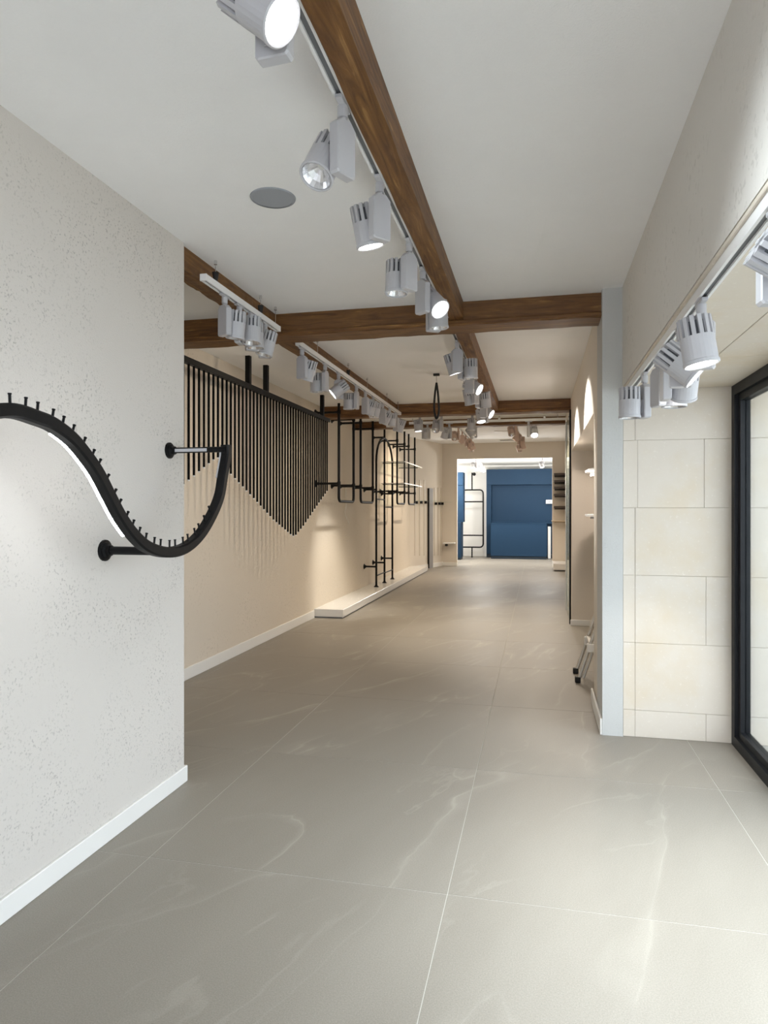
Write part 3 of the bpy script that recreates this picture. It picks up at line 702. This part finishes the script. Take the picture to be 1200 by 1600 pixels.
# ------------------------------------------------------------------ right end: dark shelves, wooden shelf, plinth
for k, v in enumerate((741, 752, 762, 773, 792)):
    z = at(875, v, Y=16.6).z; o = ('topmost', 'second', 'third', 'fourth', 'lowest')[k]
    t = thing('wall_shelf', (.57, 16.7, z), '%s of the five dark shelves right of the far doorway' % o, 'shelf', 'dark shelves right of the doorway')
    MB().cbox(dr+.03, .755, 16.45, YEND, z-.025, z+.02, .003).build('board', M['brown'], t)
    MB().box(dr+.05, .75, YEND-.02, YEND-.001, z-.06, z-.025).build('wall_cleat', M['brown'], t)
z = at(875, 814, Y=16.6).z
t = thing('wall_shelf', (.57, 16.7, z), 'pale wooden shelf under the dark shelves right of the far doorway', 'shelf'); MB().cbox(dr-.02, .755, 16.5, YEND, z-.015, z+.012, .002).build('board', M['oak'], t)
MB().box(dr+.05, .75, YEND-.02, YEND-.001, z-.05, z-.015).build('wall_cleat', M['oak'], t)
t = thing('display_plinth', (.57, 16.3, 0), 'low pale plinth under the shelves right of the far doorway', 'platform')
MB().cbox(dr+.0, .755, 15.9, YEND-.002, .03, .17, .004).build('plinth_body', M['lacquer'], t); MB().box(dr+.02, .75, 15.93, YEND-.01, 0, .031).build('plinth_base', M['slot'], t)
# dark upright profile and pale strip at the right wall's end
t = thing('glass_partition', (.38, 9.0, 0), 'narrow glass panel with dark upright profile beyond the niche on the right', 'partition')
MB().box(XR-.022, XR-.001, 8.62, 8.66, 0, 2.62).build('upright_profile', M['black'], t)
MB().box(XR-.014, XR-.006, 8.66, 9.80, .02, 2.60).build('glass_panel', M['shelf_glass'], t)
MB().box(XR-.022, XR-.001, 9.80, 9.84, 0, 2.62).build('upright_profile', M['alu'], t)

# ------------------------------------------------------------------ niche contents
mp = thing('black_wall_panel', (NX-.02, 7.2, .02), 'tall black glossy panel at the back of the right niche', 'panel')
MB().box(NX-.03, NX-.001, 6.3, 8.30, .02, 2.02).build('panel_sheet', M['black'], mp)
MB().box(NX-.045, NX-.03, 8.24, 8.30, .02, 2.02).box(NX-.045, NX-.03, 6.3, 6.36, .02, 2.02).build('edge_profile', M['black'], mp)
for v, nm in ((742, 'upper'), (806, 'lower')):
    z = at(912, v, X=.6).z if False else H+(CY-v)/F*7.9
    t = thing('niche_shelf', (NX-.1, 7.9, z), '%s white shelf in the niche behind the grey pillar' % nm, 'shelf', 'white shelves in the niche')
    mb = MB(); pts = [(NX-.03, 7.2), (NX-.14, 7.2), (NX-.20, 7.35), (NX-.215, 7.75), (NX-.19, 8.0), (NX-.10, 8.12), (NX-.03, 8.14)]
    mb.prism(pts[::-1], z, z+.022).build('board', M['lacquer'], t)
    for y in (7.4, 7.9): MB().box(NX-.15, NX-.03, y-.01, y+.01, z-.03, z).build('bracket', M['chrome'], t)
t = thing('niche_light', (NX-.1, 7.0, 2.08), 'slim lit lamp bar under the top of the right niche', 'lamp')
MB().box(NX-.12, NX-.09, 5.6, 7.6, 2.085, NZ).build('lamp_housing', M['rail'], t); MB().box(NX-.118, NX-.092, 5.62, 7.58, 2.08, 2.085).build('diffuser', M['litwarm'], t)
lamp('niche_glow', 'POINT', (NX-.16, 7.4, 1.75), None, 20, (1, .86, .74), size=.05)

# folded step ladder leaning inside the niche
ld = thing('step_ladder', (.317, 5.885, 0), 'folded aluminium step ladder leaning behind the grey pillar', 'ladder')
fa, fb = Vector((.317, 6.04, 0)), Vector((.317, 5.73, 0)); lean = Vector((.335, 0, 1.05))
for f in (fa, fb):
    MB().tube([f+lean*.035, f+lean], [.016, .016], 6).build('rail', M['alu'], ld)
    d = lean.normalized(); MB().cbox(f.x-.022, f.x+.022, f.y-.022, f.y+.022, 0, .045, .004).build('rubber_foot', M['rubber'], ld)
    MB().tube([f+Vector((.045, 0, .04)), f+lean+Vector((.03, 0, -.06))], .012, 6).build('rear_leg', M['alu'], ld)
    q_ = f+lean*.27; MB().cbox(q_.x-.02, q_.x+.045, q_.y-.02, q_.y+.02, q_.z-.035, q_.z+.035, .006).build('hinge_plate', M['white'], ld)
for s_ in (.30, .55, .80):
    a_, b2 = fa+lean*s_, fb+lean*s_; MB().box(a_.x-.012, a_.x+.05, b2.y, a_.y, a_.z-.012, a_.z+.012).build('step', M['alu'], ld)

# ------------------------------------------------------------------ ceiling items
c = at(426.5, 309, Z=HC)
t = thing('ceiling_speaker', (c.x, c.y, HC), 'round grey speaker grille set in the ceiling', 'speaker')
R_ = Matrix.Translation((c.x, c.y, HC))
MB().lathe([(0, -.004), (.091, -.004), (.091, 0), (0, 0)], 40, R_).build('grille', M['grille'], t)
MB().lathe([(.091, -.006), (.098, -.005), (.100, 0), (.091, 0)], 40, R_).build('trim_ring', M['grille'], t)
# black cable loop
c = at(682, 584, Z=HC)
def loop_pt(du, v): return c + RR*(du/F*6.9) + Vector((0, 0, -(v-584)/F*6.9))
t = thing('cable_loop', (c.x, c.y, HC), 'black cable loop hanging from the ceiling past the first cross beam', 'cable')
MB().tube(catmull([loop_pt(0, 598), loop_pt(-2, 612), loop_pt(-3.5, 630), loop_pt(-3, 645), loop_pt(0, 654), loop_pt(3.5, 645), loop_pt(3.5, 630), loop_pt(2, 612), loop_pt(0, 598)], 5), .0105, 8).build('cable', M['blackm'], t)
MB().tube([c, loop_pt(0, 600)], .006, 6).build('hanger', M['chrome'], t); MB().box(c.x-.03, c.x+.03, c.y-.02, c.y+.02, HC-.02, HC).build('ceiling_box', M['blackm'], t)
# recessed downlight
c = at(829, 643.5, Z=HC)
t = thing('ceiling_downlight', (c.x, c.y, HC), 'small round lit downlight in the ceiling behind the middle cross beam', 'lamp')
MB().lathe([(0, -.003), (.06, -.003), (.06, 0), (0, 0)], 24, Matrix.Translation((c.x, c.y, HC))).build('lens', M['litwarm'], t)
MB().lathe([(.06, -.006), (.072, -.004), (.072, 0), (.06, 0)], 24, Matrix.Translation((c.x, c.y, HC))).build('trim_ring', M['white'], t)
for u, v, m, lab in ((793, 687, 'slot', 'dark slot vent in the far ceiling left of the right rosy row'), (787, 674, 'white', 'pale slot vent in the far ceiling above the dark one')):
    c = at(u, v, Z=FARC); t = thing('air_vent', (c.x, c.y, FARC), lab, 'vent')
    MB().box(c.x-.19, c.x+.19, c.y-.12, c.y+.12, FARC-.012, FARC).build('vent_frame', M['white'], t)
    MB().box(c.x-.17, c.x+.17, c.y-.09, c.y+.09, FARC-.014, FARC-.011).build('vent_slot', M[m], t)

# ------------------------------------------------------------------ back room: blue cabinet, counter, rack
YC = 19.55; YK = 20.1
def bx(u0, v0, u1, v1, Y, Y2): a_, b2 = at(u0, v0, Y=Y), at(u1, v1, Y=Y); return MB().cbox(a_.x, b2.x, Y, Y2, max(0, b2.z), a_.z, .004)
cab = thing('blue_wall_cabinet', (at(800, 850, Y=YK).x, YK, 0), 'large dark blue wall cabinet with a recessed panel in the back room', 'cabinet')
XE = at(892, 850, Y=YK).x
a_ = at(760, 733, Y=YK)
def bx2(x0, x1, z0, z1, y, y2, nm, mat, par): return MB().cbox(x0, x1, y, y2, z0, z1, .004).build(nm, mat, par)
zt_, zh, zl = at(800, 733, Y=YK).z, at(800, 757.5, Y=YK).z, at(800, 815, Y=YK).z; xl_, xr_ = at(760, 800, Y=YK).x, at(767.5, 800, Y=YK).x
bx2(xl_, XE, zh, zt_, YK, YB, 'header_panel', M['blue'], cab)
bx2(xl_, xr_, .10, zh-.003, YK, YB, 'side_panel', M['blue'], cab)
bx2(xr_+.003, XE, .10, zh-.003, YK+.18, YB, 'recessed_panel', M['blue'], cab)
bx2(xr_+.003, XE, zl-.06, zl, YK+.02, YK+.18, 'ledge', M['blue'], cab)
bx2(xl_, XE, 0, .097, YK+.03, YB, 'toe_kick', M['bluedark'], cab)
ct = thing('blue_counter', (at(810, 870, Y=YC).x, YC, 0), 'dark blue counter box standing before the blue wall cabinet', 'counter')
xa, xb = at(766.5, 860, Y=YC).x, at(854.5, 860, Y=YC).x; za = at(800, 819, Y=YC).z
bx2(xa, xb, .08, za, YC, YK-.01, 'counter_body', M['blue'], ct); bx2(xa+.01, xb-.01, 0, .08, YC+.02, YK-.01, 'toe_kick', M['bluedark'], ct)
bx2(xa-.005, xb+.005, za, za+.025, YC-.008, YK-.01, 'counter_top', M['blue'], ct)
t = thing('lit_counter_side', (at(858, 870, Y=19.7).x, 19.7, 0), 'narrow white pedestal right of the blue counter', 'slab')  # white slab stands in for the brightly lit side of the counter
a_, b2 = at(856, 823, Y=19.7), at(860.5, 871, Y=19.7); bx2(a_.x, b2.x, .02, a_.z, 19.7, 19.95, 'lit_side_slab', M['white'], t); bx2(a_.x, b2.x, 0, .0205, 19.71, 19.94, 'base', M['slot'], t)
a_, b2 = at(853, 781, Y=YK+.1), at(866, 787, Y=YK+.1)
t = thing('wall_control_box', (a_.x, YK+.15, b2.z), 'small white box on the blue cabinet at the doorway right edge', 'control box'); bx2(a_.x, b2.x, b2.z, a_.z, YK+.08, YK+.181, 'housing', M['white'], t)
bx2((a_.x+b2.x)/2-.05, (a_.x+b2.x)/2+.02, b2.z+.03, a_.z-.04, YK+.074, YK+.081, 'display', M['grille'], t)
YL = 19.0
a_, b2 = at(700, 738, Y=YL), at(723.5, 868, Y=YL)
t = thing('blue_side_cabinet', (a_.x, YL, 0), 'dark blue cabinet seen at the left edge of the far doorway', 'cabinet')
zm = at(715, 816, Y=YL).z; zq = at(715, 758, Y=YL).z
bx2(a_.x, b2.x, zq, a_.z, YL, YL+.5, 'header_panel', M['blue'], t); bx2(a_.x, b2.x, zm, zq-.003, YL+.05, YL+.5, 'door', M['blue'], t)
bx2(a_.x, b2.x-.05, .06, zm-.003, YL-.1, YL+.5, 'base_unit', M['blue'], t); bx2(a_.x, b2.x-.06, 0, .06, YL-.07, YL+.45, 'toe_kick', M['bluedark'], t)
# garment rack
YR = 19.9
rk = thing('garment_rack', (at(738, 868, Y=YR).x, YR, 0), 'black rounded pipe garment rack hanging in the bright back room', 'garment rack')
def rp(u, v): return at(u, v, Y=YR)
xl2, xr2 = rp(722.5, 800).x, rp(755, 800).x; zt2, zb2 = rp(740, 765.5).z, rp(740, 855).z; r = .1
pts = [(xl2, YR, zb2-.12), (xl2, YR, zt2-r)]+[(xl2+r-r*math.cos(w), YR, zt2-r+r*math.sin(w)) for w in (PI/8, PI/4, 3*PI/8, PI/2)]+[(xr2-r+r*math.sin(w), YR, zt2-r+r*math.cos(w)) for w in (0, PI/8, PI/4, 3*PI/8, PI/2)]
pts += [(xr2-r+r*math.cos(w), YR, zb2+r-r*math.sin(w)) for w in (0, PI/8, PI/4, 3*PI/8, PI/2)]+[(xl2, YR, zb2)]
MB().tube(pts, .021, 8).build('rack_frame', M['black'], rk)
for v in (784, 836.5): z = rp(740, v).z; MB().tube([(xl2, YR, z), (xr2, YR, z)], .019, 8).build('cross_bar', M['black'], rk)
xm = rp(737.5, 800).x
MB().tube([(xm, YR, zt2), (xm, YR, rp(737, 739).z)], .019, 8).build('hanger_pipe', M['black'], rk); MB().tube([(xm, YR, zb2), (xm, YR, 0)], .019, 8).build('foot_pipe', M['black'], rk)
zf = rp(737, 739).z; MB().tube([(xm, YR, zf), (xm, YB, zf)], .013, 8).build('wall_arm', M['black'], rk); flange((xm, YB, zf), (0, -1, 0), .05, parent=rk)
# back-room spotlights
G8 = 'spotlights in the back room'
rail(-1.55, 17.3, -1.55, 19.6, BRC-.035, 'white track on the back room ceiling left of centre')
for k, (y, psi, ti) in enumerate(((17.6, 200, 30), (18.2, 10, -30), (18.7, 180, 30), (19.2, 20, -25))):
    spot((-1.55, y, BRC-.035), psi, ti, '%s white spotlight on the back room track left of centre' % ('nearest', 'second', 'third', 'farthest')[k], G8, 1, power=0)
rail(.12, 17.3, .12, 19.4, BRC-.035, 'white track on the back room ceiling at the right')
spot((.12, 17.7, BRC-.035), 250, 20, 'lit white spotlight hanging in the right part of the far doorway', G8, 1, power=0)
for x, y, pw in ((-1.4, 18.0, 85), (.2, 18.2, 70), (-2.6, 18.6, 75)):
    lamp('back_room_light', 'POINT', (x, y, 2.15), None, pw, (1, .98, .94), size=.1)
# hall lamps that the photograph shows by their pools of light
